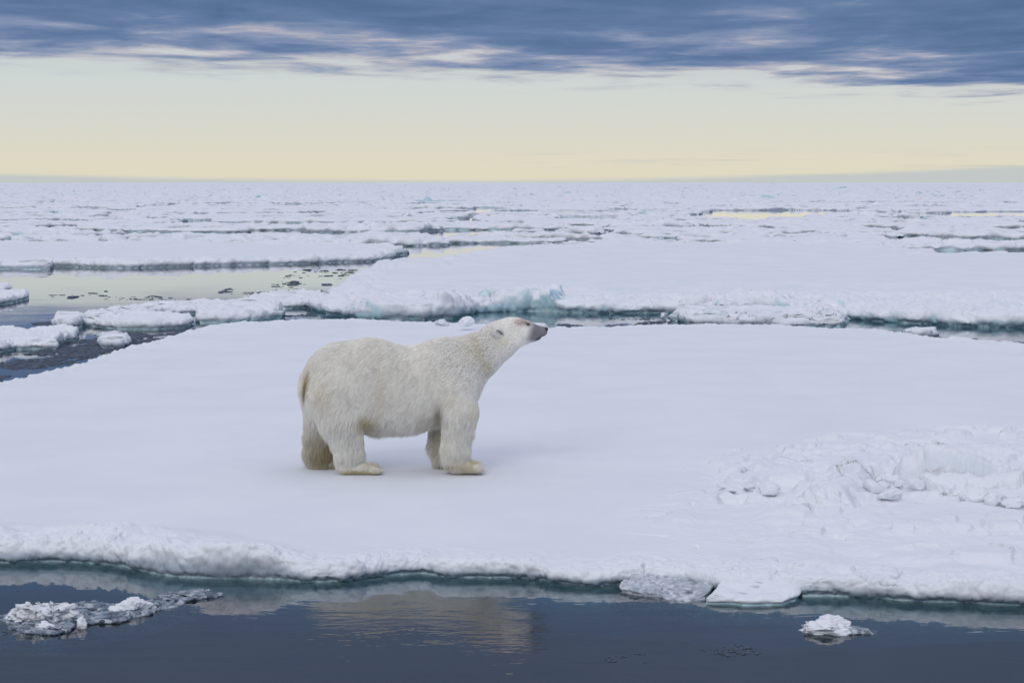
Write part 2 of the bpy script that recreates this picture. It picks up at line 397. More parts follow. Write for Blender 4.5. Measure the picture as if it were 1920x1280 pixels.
    me = fast_mesh(name, V - org, Q, mat_ or SNOW, True, {'ice': ('FLOAT', ice.ravel()[used]), 'wet_shade': ('FLOAT', wet_shade.ravel()[used])})
    return link(name, me, loc=org)

# ---- the floe the bear stands on
ZB = 0.125
A_front = [(-420, 1045), (-150, 1052), (0, 1057), (120, 1057), (210, 1062), (270, 1074), (340, 1086), (430, 1088), (520, 1087), (600, 1093), (660, 1090), (700, 1082), (760, 1077), (800, 1076), (830, 1083),
    (900, 1086), (1000, 1089), (1040, 1097), (1110, 1101), (1160, 1097), (1210, 1092), (1300, 1098), (1380, 1112), (1470, 1116), (1490, 1126), (1560, 1122), (1640, 1122), (1700, 1130), (1780, 1133), (1860, 1137), (1960, 1137), (2200, 1150), (2500, 1140)]
A_back = [(2500, 700), (2200, 675), (1920, 645), (1830, 635), (1700, 626), (1640, 616), (1520, 612), (1430, 606), (1300, 606), (1150, 611), (1020, 613), (900, 607), (830, 604), (740, 599), (640, 596), (520, 599), (400, 605), (330, 625), (290, 638), (180, 668), (90, 694), (0, 713), (-200, 760), (-480, 840)]
A_poly = chaikin([*pxpoly(A_front, 0.0), *pxpoly(A_back, ZB)], 2)
plats = [  # raised or broken plates in the rubble at the right: outline in photo pixels, height, sharpness
    ([(1340, 905), (1400, 880), (1480, 862), (1600, 850), (1700, 870), (1640, 905), (1560, 915), (1450, 908), (1400, 925), (1350, 930)], 0.12, 0.07),
    ([(1480, 925), (1520, 890), (1600, 880), (1640, 905), (1600, 945), (1530, 945)], 0.14, 0.06),
    ([(1700, 915), (1740, 885), (1830, 880), (1990, 880), (2150, 905), (1990, 925), (1840, 918), (1760, 922)], 0.15, 0.06),
    ([(1660, 860), (1830, 845), (1900, 838), (2050, 850), (2000, 872), (1850, 868), (1760, 880)], 0.10, 0.10),
    ([(1390, 950), (1480, 925), (1560, 955), (1720, 950), (1650, 985), (1500, 990), (1410, 980)], 0.05, 0.08),
    ([(1200, 940), (1330, 905), (1360, 960), (1300, 1010), (1180, 985)], 0.05, 0.25),
    ([(1560, 1000), (1700, 985), (1850, 992), (2000, 1000), (2100, 1040), (1900, 1070), (1700, 1060), (1590, 1035)], 0.05, 0.09),
    ([(1420, 1010), (1520, 1000), (1600, 1030), (1560, 1075), (1470, 1070), (1430, 1040)], 0.05, 0.09),
    ([(1690, 1075), (1780, 1060), (1920, 1072), (2200, 1080), (2200, 1100), (1900, 1105), (1760, 1105)], 0.06, 0.08),
]
holes = [([(1868, 946), (1890, 936), (1960, 938), (1990, 948), (1940, 956), (1890, 952)], 0.45),
         ([(1345, 928), (1400, 930), (1395, 948), (1350, 944)], 0.10), ([(1590, 935), (1640, 930), (1690, 945), (1610, 952)], 0.08)]
rub = pxpoly([(1190, 1010), (1290, 900), (1400, 845), (1700, 820), (1950, 800), (2400, 800), (2500, 1130), (1900, 1130), (1500, 1110), (1380, 1090), (1250, 1040)])
rub_core = pxpoly([(1320, 960), (1340, 890), (1600, 850), (1900, 840), (2300, 850), (2400, 960), (1900, 965), (1700, 950), (1500, 985)])
def A_top(X, Y, sd):
    z = 0.018 * fbm(X * .22, Y * .22, 0, 3, 2) + 0.003 * fbm(X * .7, Y * 1.1, 0, 4, 7)
    # piled snow along the near edge
    near = 1 - sstep(Y, 16.8, 18.5)
    left = 1 - sstep(X, -2.6, -1.2)
    bank = (1 - sstep(sd, 0.15, 0.55 + 0.75 * left)) * near
    lump = np.maximum(0, fbm(X * 1.3, Y * 1.3, 0, 3, 21) + 0.22)
    z = z + bank * (0.012 + 0.045 * left + (0.055 + 0.24 * left) * lump) + bank * (0.035 + 0.03 * left) * (billow(X * 3.2, Y * 3.2, 0, 4, 31) - .3)
    # rim of piled snow at the far edge
    far = sstep(Y, 30, 34) * (1 - sstep(sd, 0.2, 2.2))
    z = z - .025 * far + far * (0.05 * np.maximum(0, fbm(X * .8, Y * .5, 0, 4, 41) + .1) + 0.03 * billow(X * 1.7, Y * 1.2, 0, 3, 43))
    sr = sstep(sd_poly(X, Y, rub) + .35 * fbm(X * .9, Y * .9, 0, 3, 51), -0.3, 0.7)
    sc = sstep(sd_poly(X, Y, rub_core) + .3 * fbm(X * .9, Y * .9, 0, 3, 52), -0.15, 0.5)
    sc2 = sstep(sd_poly(X, Y, rub_core) + .3 * fbm(X * .9, Y * .9, 0, 3, 52), -0.9, 1.0)
    z = z + sr * (0.06 * fbm(X * .9, Y * .9, 0, 4, 53) + 0.012 * (billow(X * 2.6, Y * 2.6, 0, 4, 54)))
    wx = X + .25 * fbm(X * 1.5, Y * 1.5, 0, 3, 56); wy = Y + .25 * fbm(X * 1.5, Y * 1.5, 5, 3, 57)
    c, a, b, ox, oy, bd = worley(wx * 1.0, wy * 1.25, 3)
    patch = sstep(fbm(X * .55, Y * .8, 0, 3, 64), -.12, .18)
    z = z - sc * .13 * (1 - sstep(bd, .02, .09)) * (c > .3) * patch
    z = z + sc * (0.15 * (c - .45) + 0.12 * (c > .78) + 0.36 * (a * ox + b * oy)) * sstep(bd, 0.0, 0.20) * (.35 + .65 * patch) + sc * 0.035 * billow(X * 3.5, Y * 3.5, 0, 4, 58)
    c, a, b, ox, oy, bd = worley(wx * 2.9, wy * 2.9, 8)
    z = z + sc * patch * (0.08 * (c - .5) + .16 * (a * ox + b * oy)) * sstep(bd, 0, .25) + sr * (1 - sc) * .07 * (c > .5) * c * sstep(bd, 0, .14) * sstep(pn(X * .8, Y * 1.1, 0, 66), -.15, .2) 
    # short cracks with shadowed lips
    cr = np.abs(pn(X * 1.1 + 3, Y * 2.1, 0, 61)); z = z - sr * (1 - .3 * sc) * 0.07 * (1 - sstep(cr, 0.0, 0.05)) * sstep(pn(X * 1.7, Y * 1.7, 0, 62), 0.05, .3)
    for pts, h, w in plats:
        h = h * .65; w = w * 2.4; s = sd_poly(X, Y, pxpoly(pts, ZB)) + .18 * fbm(X * 2.2, Y * 2.2, 0, 4, int(h * 997)) 
        z = z + h * sstep(s, 0, w) * (1 - 0.7 * sstep(s, .3, 1.3)) 
    for pts, h in holes:
        s = sd_poly(X, Y, pxpoly(pts, ZB)); z = z - h * sstep(s, -0.03, 0.06)
    return z
def A_ice(X, Y, Z, sd, slope):
    sc = sstep(sd_poly(X, Y, rub_core), -0.3, 0.4)
    s = sstep(slope, 0.9, 2.2) * sc * (0.35 + 1.1 * sstep(pn(X * .9, Y * .9, 0, 71), -.2, .3))
    return np.maximum(s, 0) * .30
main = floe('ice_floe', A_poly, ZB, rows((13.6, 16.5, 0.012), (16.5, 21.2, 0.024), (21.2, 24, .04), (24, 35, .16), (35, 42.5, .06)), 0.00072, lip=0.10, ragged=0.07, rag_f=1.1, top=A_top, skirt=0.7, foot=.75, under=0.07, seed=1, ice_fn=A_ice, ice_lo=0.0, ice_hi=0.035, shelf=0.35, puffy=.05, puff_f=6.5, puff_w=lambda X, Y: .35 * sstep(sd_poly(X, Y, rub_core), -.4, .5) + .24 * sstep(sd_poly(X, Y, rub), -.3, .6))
tag(main, 'wide flat snow covered ice floe that the polar bear stands on', 'ice floe')

# ---- floes behind
B_poly = pxpoly([(594, 578), (600, 587), (640, 592), (700, 599), (800, 601), (840, 597), (880, 587), (1020, 585), (1150, 587), (1260, 588), (1330, 586), (1480, 590), (1560, 598), (1620, 603), (1700, 608), (1800, 612), (1920, 614), (2150, 616), (2600, 618),
    (2600, 500), (2200, 484), (1920, 483), (1850, 480), (1760, 482), (1740, 474), (1660, 472), (1655, 462), (1500, 463), (1300, 462), (1150, 463), (1000, 468), (930, 474), (880, 486), (720, 504), (690, 514), (655, 535), (640, 552)])
ledges = [([(755, 570), (830, 566), (1020, 567), (1030, 580), (960, 586), (900, 588), (800, 580)], .30, .12), ([(880, 562), (990, 545), (1062, 543), (1064, 568), (1020, 574), (930, 570)], .42, .12),
    ([(640, 560), (700, 552), (790, 556), (860, 570), (830, 592), (700, 590), (640, 580)], .22, .3), ([(1030, 578), (1200, 575), (1270, 574), (1270, 586), (1100, 587)], .22, .15),
    ([(1390, 565), (1500, 556), (1500, 573), (1440, 576)], .3, .12), ([(1695, 592), (1785, 588), (1785, 603), (1700, 604)], .25, .1), ([(700, 490), (850, 488), (852, 497), (720, 503)], .22, .2),
    ([(1270, 562), (1420, 553), (1420, 566), (1300, 573)], .25, .2), ([(1550, 565), (1640, 560), (1660, 573), (1590, 578)], .2, .2)]
def B_top(X, Y, sd):
    fr = (1 - sstep(Y, 52, 62)) 
    fr2 = (1 - sstep(Y, 48, 54))
    z = 0.05 * fbm(X * .12, Y * .10, 0, 3, 4) + 0.015 * fbm(X * .8, Y * .8, 0, 4, 5)
    z = z + fr * (0.10 * fbm(X * .35, Y * .3, 0, 4, 6) + 0.10 * (billow(X * .8, Y * .6, 0, 4, 8) - .2))
    z = z + fr2 * .16 * (billow(X * 1.8, Y * 1.3, 0, 4, 9) - .25)
    wx = X + .5 * fbm(X * .7, Y * .7, 0, 3, 16); wy = Y + .5 * fbm(X * .7, Y * .7, 5, 3, 17)
    c, a, b, ox, oy, bd = worley(wx * .55, wy * .35, 13)
    z = z + fr2 * (.13 * (c - .4) + .2 * a * ox) * sstep(bd, 0, .15) * sstep(sd, 0, 1.2)
    z = z + (1 - fr) * .05 * sstep(pn(X * .5, Y * .22, 0, 19), .25, .5)
    z = z + .10 * (1 - sstep(sd, .3, 2.5)) * (billow(X * .9, Y * .9, 0, 3, 14)) * (1 - sstep(X, 16, 20))
    for i, (pts, h, w) in enumerate(ledges):
        s = sd_poly(X, Y, pxpoly(pts, .25)) + .3 * fbm(X * .9, Y * .9, 0, 4, 80 + i); z = z + .55 * h * sstep(s, 0, w * 2.5) * (1 - .6 * sstep(s, .6, 3))
    return z
def B_ice(X, Y, Z, sd, slope):
    return sstep(slope, .5, 1.5) * (.3 + .8 * sstep(pn(X * .35, Y * .25, 0, 72), -.2, .3)) * .9 * (1 - sstep(X, 6, 14) * .4) + .42 * sstep(fbm(X * .45, Y * .22, 0, 3, 73), .12, .35) * (1 - sstep(Y, 56, 70))
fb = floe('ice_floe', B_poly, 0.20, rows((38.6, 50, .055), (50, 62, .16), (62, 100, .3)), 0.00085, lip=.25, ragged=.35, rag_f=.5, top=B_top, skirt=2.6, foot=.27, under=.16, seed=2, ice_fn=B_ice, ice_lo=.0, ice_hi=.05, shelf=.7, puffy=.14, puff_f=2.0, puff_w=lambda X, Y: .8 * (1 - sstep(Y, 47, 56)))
tag(fb, 'broad snowfield floe with rough turquoise ledges on its front, just beyond the bear floe', 'ice floe')

def simple_top(amp, f, seed, rim=0.0, puff=0.0):
    def fn(X, Y, sd):
        z = amp * fbm(X * f, Y * f, 0, 4, seed) + puff * (billow(X * f * 2, Y * f * 2, 0, 4, seed + 3) - .25)
        if rim: z = z + rim * (1 - sstep(sd, .1, .1 + 1.2 / f)) * np.maximum(0, fbm(X * f * 1.5, Y * f * 1.5, 0, 3, seed + 5) + .3)
        return z
    return fn
def auto_rows(P, dy, pad): 
    P = np.asarray(P); return np.arange(P[:, 1].min() - pad, P[:, 1].max() + pad + dy, dy)
def hand_floe(pts, label, T, lip=.12, amp=.03, f=1.0, rim=.05, puff=.04, dy=.05, dt=.0007, ragged=.06, rag_f=1.2, name='ice_floe', cat='ice floe', skirt=.35, m=None, under=.05, z=0.0, seed=None, ice_fn=None, ice_hi=.06, shelf=.3, group=None):
    seed = seed if seed is not None else int(abs(pts[0][0]) * 7 + pts[0][1]) % 97
    P = pxpoly(pts, z)
    o = floe(name, P, T, auto_rows(P, dy, skirt + .1), dt, lip=lip, ragged=ragged, rag_f=rag_f, top=simple_top(amp, f, seed, rim, puff), skirt=skirt, under=under, seed=seed, mat_=m, ice_fn=ice_fn, ice_lo=0, ice_hi=ice_hi, shelf=shelf, puffy=lip * .55, puff_f=.8 / lip)
    return tag(o, label, cat, group)
ICEY = lambda X, Y, Z, sd, slope: sstep(slope, .5, 1.4) * sstep(pn(X * .7, Y * .5, 0, 75), -.1, .4) * .8
hand_floe([(-500, 508), (0, 504), (90, 505), (100, 500), (240, 503), (400, 499), (560, 495), (700, 490), (735, 486), (765, 474), (700, 466), (560, 463), (300, 460), (100, 463), (0, 461), (-300, 458), (-600, 470)],
    'long smooth white floe behind the bright open water on the left, its front edge mirrored', .22, lip=.35, amp=.06, f=.25, rim=.16, puff=.05, dy=.18, dt=.0009, ragged=.35, rag_f=.35, skirt=1.0, ice_hi=.05)
hand_floe([(1262, 601), (1300, 590), (1340, 579), (1430, 578), (1500, 585), (1560, 591), (1590, 604), (1570, 613), (1500, 615), (1400, 612), (1300, 610)],
    'low rounded floe wedged between bear floe and broad snowfield floe, right of the bear', .18, lip=.3, amp=.1, f=.6, rim=.1, puff=.15, dy=.08, ragged=.15, ice_fn=ICEY, ice_hi=.1, skirt=.7)
hand_floe([(-120, 575), (0, 572), (30, 567), (54, 560), (50, 553), (20, 552), (0, 549), (-130, 552)], 'thin snowy floe poking in at the left edge across the bright water', .16, lip=.12, rim=.05, puff=.06, dy=.06, dt=.0006)
hand_floe([(-120, 549), (0, 550), (24, 548), (20, 543), (-40, 541), (-130, 543)], 'small snow slab behind the thin floe at the left edge', .18, lip=.12, rim=.05, puff=.08, dy=.08, dt=.0006)
hand_floe([(148, 612), (155, 600), (220, 587), (300, 578), (420, 574), (440, 580), (400, 586), (300, 592), (240, 600), (180, 612)], 'long narrow floe curving behind the others at the end of the bright water', .15, lip=.16, amp=.05, f=1, rim=.1, puff=.08, dy=.06, ice_fn=ICEY)
hand_floe([(365, 598), (370, 590), (400, 583), (440, 576), (500, 577), (533, 587), (528, 598), (480, 603), (420, 607), (370, 606)], 'turquoise sided floe tucked behind the far left edge of the bear floe', .18, lip=.18, amp=.06, f=1, rim=.12, puff=.08, dy=.06, ice_fn=ICEY, ice_hi=.16)
hand_floe([(172, 612), (200, 600), (260, 596), (330, 597), (362, 605), (352, 614), (290, 618), (220, 618)], 'oval snow topped floe in front of the long narrow curving floe', .15, lip=.14, amp=.03, f=1, rim=.06, puff=.06, dy=.05, ice_fn=ICEY, ice_hi=.05)
hand_floe([(98, 614), (112, 604), (140, 598), (158, 606), (150, 616), (118, 620)], 'small lumpy floe at the left tip of the curving floe group', .22, lip=.14, amp=.08, f=2, rim=.1, puff=.12, dy=.04)
hand_floe([(-160, 665), (0, 661), (30, 656), (60, 655), (105, 655), (107, 648), (145, 637), (148, 629), (120, 625), (60, 628), (0, 628), (-160, 632)], 'flat floe with lumpy front edge resting among dark brash on the left side', .13, lip=.14, amp=.06, f=1, rim=.10, puff=.12, dy=.04)
hand_floe([(180, 648), (190, 638), (215, 636), (240, 638), (246, 646), (225, 653), (195, 654)], 'small saddle shaped chunk of snow ice alone beside the bear floe far left edge', .15, lip=.16, amp=.14, f=1.6, rim=.1, puff=.1, dy=.03, dt=.0005)
hand_floe([(456, 572), (470, 563), (530, 556), (600, 558), (622, 566), (600, 576), (540, 579), (480, 579)], 'lumpy white floe in dark slush beside the left tip of the broad snowfield floe', .15, lip=.18, amp=.08, f=1, rim=.1, puff=.15, dy=.06)
hand_floe([(1692, 632), (1710, 626), (1740, 627), (1762, 633), (1740, 637), (1700, 637)], 'small white lump afloat in the dark lead at the right behind the bear floe', .22, lip=.2, amp=.1, f=1.5, rim=.1, puff=.15, dy=.04, dt=.0005)
hand_floe([(1330, 578), (1250, 600), (1268, 604), (1330, 596)], 'pile of broken snow at the left end of the low rounded floe', .15, lip=.25, amp=.1, f=1.2, rim=.1, puff=.25, dy=.06, skirt=.6)

# ------------------------------------------------------------------ loose chunks
def chunk(name, loc, size, label, cat='ice chunk', seed=0, mat_=None, rough=.35, sub=5, flat=0.0, facets=8, group=None, rot=0, ice=0.0, puff=.25):
    """a lump of ice: a ball cut by random planes and then eroded by noise"""
    import bmesh
    bm = bmesh.new(); bmesh.ops.create_icosphere(bm, subdivisions=sub, radius=1.0)
    V = np.array([v.co[:] for v in bm.verts]); Fc = np.array([[v.index for v in f.verts] for f in bm.faces]); bm.free()
    r = np.random.default_rng(seed + 100); n = V.copy()
    rad = np.ones(len(V))
    for k in range(facets):
        d = r.normal(size=3); d /= np.linalg.norm(d); c = n @ d; off = r.uniform(.55, .85)
        rad = np.minimum(rad, np.where(c > .05, off / np.maximum(c, .05), 9))
    rad = rad * (1 + rough * fbm(n[:, 0] * 1.6, n[:, 1] * 1.6, n[:, 2] * 1.6, 4, seed) + puff * (billow(n[:, 0] * 3.5, n[:, 1] * 3.5, n[:, 2] * 3.5, 4, seed + 5, .6) - .3))
    V = n * rad[:, None]; V = V + np.stack([fbm(V[:, 0] * 2.5, V[:, 1] * 2.5, V[:, 2] * 2.5, 4, seed + k) for k in (31, 47, 59)], 1) * .35 * rough * 1.5
    V = V * np.array(size); V[:, 2] = np.maximum(V[:, 2], -size[2] * .5)
    cr, sr = math.cos(rot), math.sin(rot); V = np.stack([V[:, 0] * cr - V[:, 1] * sr, V[:, 0] * sr + V[:, 1] * cr, V[:, 2]], 1)
    a = np.clip(ice * (1.2 - 1.4 * sstep(V[:, 2] / size[2], -.2, .7)), 0, 1) + (ice > .9) * .6
    me = fast_mesh(name, V, Fc, mat_ or SNOW, True, {'ice': ('FLOAT', a)})
    return tag(link(name, me, loc=loc), label, cat, group)
def gp(px, py, z=0.0): return tuple(ground(px, py, z))
o = chunk('ice_block', gp(874, 605, ZB + .16), (.19, .18, .16), 'square white ice block standing on the far rim behind the neck of the bear', 'ice block', 3, rough=.1, facets=10, puff=.06)
chunk('ice_chunk', gp(829, 606, ZB + .05), (.16, .14, .10), 'low rounded snow lump on the far rim, left of the square ice block', seed=8)
chunk('ice_chunk', gp(1005, 611, ZB + .05), (.32, .2, .07), 'flat white lump at the far rim directly behind the nose of the bear', seed=9)
chunk('ice_chunk', gp(1244, 592, .06), (.08, .08, .09), 'tiny round snow ball on the ledge right of the teal lead', seed=10, sub=4)
chunk('ice_chunk', gp(523, 576, .30), (.1, .1, .14), 'small upright snow knob on the turquoise sided floe', seed=11, sub=4)
chunk('ice_chunk', gp(1543, 1178, 0.02), (.235, .15, .085), 'white chunk of rotten ice afloat alone in the dark water at the lower right', seed=14, rough=.45, facets=9, ice=.35, puff=.35)
chunk('ice_chunk', gp(1590, 1188, -0.02), (.20, .12, .05), 'glassy half sunken ice skirt beside the lone white chunk in the dark water', seed=15, mat_=CLEARICE, ice=1)
chunk('ice_chunk', gp(251, 1136, 0.03), (.14, .11, .10), 'rounded white ice knob standing on the clear slush raft at the lower left', seed=16, rough=.3)
chunk('ice_chunk', gp(216, 1143, 0.015), (.06, .05, .03), 'tiny white crumb just left of the rounded ice knob on the slush raft', seed=17, sub=4)
chunk('ice_chunk', gp(86, 1152, 0.035), (.22, .16, .12), 'jagged many peaked white ice pile on the left end of the slush raft', seed=19, rough=.9, facets=7, puff=.5)
chunk('ice_chunk', gp(40, 1160, 0.0), (.14, .12, .06), 'low white ice heap at the left foot of the jagged ice pile', seed=20, rough=.5, mat_=CLEARICE, ice=.4)
chunk('ice_chunk', gp(84, 1178, 0.01), (.11, .07, .05), 'small white ice lump in front of the jagged pile on the slush raft', seed=21, sub=4, rough=.6, mat_=CLEARICE, ice=.4)
chunk('ice_chunk', gp(152, 1172, 0.015), (.045, .04, .06), 'small pointed ice tooth in the middle of the slush raft', seed=22, sub=4)
# rubble resting on the right part of the bear floe
rb = [(1830, 928, .16, .11, 'rounded ice boulder beside the small water hole at the right edge', 31), (1862, 938, .09, .08, 'small white lump between the ice boulder and the water hole', 32), (1903, 944, .14, .06, 'low white cap of snow rising out of the water hole at the right edge', 33),
      (1492, 948, .15, .10, 'grey tilted ice lump in front of the broken turquoise step', 34), (1445, 915, .12, .07, 'snowy lump under the left turquoise step', 35), (1562, 938, .10, .05, 'small lump left of the tall rounded snow hummock', 36),
      (1470, 962, .14, .06, 'small square snow block just below the grey tilted ice lump', 37), (1606, 892, .06, .05, 'small snow ball on top of the tall turquoise face', 38), (1668, 928, .13, .06, 'flat lump right of the tall turquoise face', 39)]
for x, y, w, h, lab, sd0 in rb: chunk('ice_chunk', gp(x, y, ZB + h * .55), (w, w * .8, h), lab, seed=sd0, rough=.25, ice=.3, puff=.12)

# more rubble, scattered over the broken part of the floe
rr = np.random.default_rng(9); k = 0
while k < 34:
    px_r, py_r = rr.uniform(1340, 1935), rr.uniform(868, 985); gx_, gy_, _ = gp(px_r, py_r, ZB)
    if sd_poly(np.array([gx_]), np.array([gy_]), rub_core)[0] < .1 or pn(np.array([gx_ * 1.2]), np.array([gy_ * 1.2]), 0, 5)[0] < -.15: continue
    w = float(np.exp(rr.uniform(math.log(.035), math.log(.17))))
    chunk('rubble_block', (gx_, gy_, ZB + w * .25 + .03), (w, w * rr.uniform(.6, 1), w * rr.uniform(.4, .75)), 'snow dusted block of rubble in the broken ridge on the right of the bear floe', 'ice block', seed=200 + k, rough=.12, facets=9, puff=.06, sub=4, ice=float(rr.choice([0, .2, .5])), group='rubble blocks on the broken right side of the bear floe', rot=rr.uniform(0, 6))
    k += 1
# slush raft: thin clear ice sheet
hand_floe([(5, 1160), (20, 1148), (110, 1152), (160, 1136), (230, 1137), (330, 1112), (370, 1108), (404, 1116), (350, 1133), (270, 1150), (220, 1165), (150, 1172), (105, 1190), (60, 1186), (20, 1180)],
    'thin clear raft of frozen slush carrying white lumps, lower left water', .012, lip=.04, amp=.008, f=3, rim=.012, puff=.03, dy=.012, dt=.0006, ragged=.10, rag_f=3, name='slush_raft', cat='slush raft', m=CLEARICE, skirt=.12, under=0, ice_hi=.5, shelf=.1)
# clear ice slab and snowy slab leaning at the near edge
def lean(pts, z0, tiltx, tilty, label, m, name, seed, T=.1, puff=.03, f=3, ice_fn=None, ice_hi=.05, lip=.05):
    P = np.array(pxpoly(pts, .05)); c = P.mean(0)
    def tp(X, Y, sd): return z0 + tiltx * (X - c[0]) + tilty * (Y - c[1]) + puff * (billow(X * f, Y * f, 0, 4, seed) - .3)
    o = floe(name, P, T, auto_rows(P, .012, .2), .0006, lip=lip, ragged=.05, rag_f=3, top=tp, skirt=.12, under=.03, seed=seed, mat_=m, ice_fn=ice_fn, ice_lo=0, ice_hi=ice_hi, shelf=.2)
    return tag(o, label, 'ice slab')
lean([(1160, 1098), (1190, 1078), (1240, 1066), (1300, 1074), (1345, 1095), (1335, 1114), (1290, 1117), (1220, 1108)], -.05, -.02, .15, 'glassy crystalline ice slab frozen to the near edge, left of the tilted snowy slab', GLASSICE, 'ice_slab', 41, puff=.06, f=6, ice_hi=.45)
lean([(1320, 1120), (1350, 1098), (1405, 1072), (1450, 1062), (1475, 1080), (1500, 1108), (1470, 1124), (1390, 1126)], -.005, .02, .10, 'tilted wedge shaped snowy slab leaning on the near edge of the bear floe', SNOW, 'ice_slab', 42, puff=.05, f=3.5, ice_hi=.03)

# ------------------------------------------------------------------ brash ice: countless small flakes
def brash(zones, name='brash_ice'):
    V, Q, k = [], [], 0; r = np.random.default_rng(77)
    for pts, n, s0, s1, clump in zones:
        P = np.array(pxpoly(pts)); mn, mx = P.min(0), P.max(0)
        X = r.uniform(mn[0], mx[0], n * 6); Y = r.uniform(mn[1], mx[1], n * 6)
        ok = (sd_poly(X, Y, P) + .4 * pn(X * .8, Y * .8, 0, 4) > 0) & (fbm(X * clump, Y * clump * .6, 0, 3, 12) > -.02)
        X, Y = X[ok][:n], Y[ok][:n]
        for x, y in zip(X, Y):
            s = s0 * (s1 / s0) ** (r.random() ** 2.2); m = 7; a0 = r.random() * 6.28
            ang = a0 + np.arange(m) * 6.283 / m; rr = s * r.uniform(.45, 1.1, m); el = r.uniform(.5, .9)
            bx, by = np.cos(ang) * rr, np.sin(ang) * rr * el; h = s * r.uniform(.04, .16) + .003
            for j in range(m): V.append((x + bx[j], y + by[j], -.01))
            for j in range(m): V.append((x + bx[j] * .8, y + by[j] * .8, h * r.uniform(.5, 1.1)))
            V.append((x, y, h * 1.1))
            for j in range(m):
                j2 = (j + 1) % m; Q += [(k + j, k + j2, k + m + j2), (k + j, k + m + j2, k + m + j), (k + m + j, k + m + j2, k + 2 * m)]
            k += 2 * m + 1
    me = fast_mesh(name, V, Q, BRASH, False); return tag(link(name, me), 'dark scattered flakes of thin new ice drifting on open water', 'brash ice', kind='stuff')
brash([([(-100, 735), (0, 712), (90, 690), (180, 666), (300, 636), (250, 625), (110, 640), (90, 662), (-100, 668)], 3200, .025, .13, 1.0),
       ([(190, 628), (360, 612), (350, 606), (480, 606), (340, 628), (220, 640)], 900, .02, .10, .8),
       ([(440, 600), (600, 592), (640, 560), (600, 545), (460, 548), (440, 560), (600, 585)], 1500, .02, .14, .7),
       ([(500, 545), (620, 540), (700, 505), (560, 506), (520, 525)], 160, .03, .25, .6),
       ([(80, 556), (160, 548), (440, 535), (430, 560), (200, 566)], 70, .03, .22, .5),
       ([(68, 604), (100, 603), (102, 609), (70, 609)], 60, .05, .2, .1), ([(-10, 618), (18, 618), (18, 623), (-10, 623)], 40, .05, .2, .1),
       ([(1600, 620), (1690, 622), (1830, 630), (1925, 640), (1925, 648), (1800, 640), (1700, 634), (1620, 626)], 1400, .02, .11, 1.0),
       ([(1060, 603), (1200, 606), (1260, 600), (1200, 612), (1050, 612)], 250, .03, .12, 1.0),
       ([(1020, 592), (1240, 596), (1220, 602), (1060, 600)], 50, .03, .1, 1.0),
       ([(725, 1262), (800, 1245), (870, 1240), (960, 1246), (940, 1256), (820, 1262), (730, 1276)], 110, .008, .035, 4.0),
       ([(1280, 1222), (1330, 1212), (1370, 1204), (1425, 1210), (1400, 1226), (1330, 1230)], 55, .008, .04, 4.0),
       ([(1130, 1235), (1220, 1222), (1230, 1236), (1150, 1242)], 22, .008, .03, 4.0), ([(350, 1160), (375, 1148), (397, 1146), (392, 1156), (360, 1164)], 14, .012, .035, 1.0),
       ([(165, 1120), (215, 1115), (220, 1125), (170, 1130)], 10, .008, .02, 1.0), ([(5, 1178), (60, 1190), (100, 1200), (60, 1204), (0, 1192)], 60, .01, .05, 3.0)])

# ------------------------------------------------------------------ the pack behind: single floes, then the far mass
leads = [pxpoly(p) for p in (
    [(1285, 408), (1340, 396), (1480, 394), (1590, 396), (1600, 405), (1500, 410), (1330, 411)], [(1600, 399), (1770, 400), (1850, 397), (1960, 397), (2100, 398), (2100, 409), (1760, 409), (1640, 404)],
    [(820, 397), (1000, 395), (1260, 395), (1240, 399), (1060, 400), (830, 401)], [(60, 426), (140, 424), (150, 430), (70, 432)], [(-100, 458), (20, 454), (140, 455), (200, 460), (120, 464), (-100, 465)],
    [(670, 465), (750, 463), (860, 464), (850, 472), (740, 478), (690, 474)], [(910, 458), (1010, 457), (1100, 456), (1100, 460), (920, 462)], [(780, 436), (850, 432), (1060, 436), (1055, 441), (880, 442), (790, 441)],
    [(1650, 446), (1750, 448), (1930, 452), (2050, 456), (2050, 460), (1800, 458), (1670, 458)], [(1040, 408), (1160, 408), (1150, 414), (1060, 414)], [(0, 414), (130, 413), (250, 418), (120, 420), (0, 417)])]
r = np.random.default_rng(31); floes = 0
y = 88.0; ri = 0
hand_void = [A_poly, B_poly, pxpoly([(-500, 508), (0, 504), (560, 495), (735, 486), (765, 474), (700, 466), (560, 463), (300, 460), (0, 461), (-300, 458), (-600, 470)])]
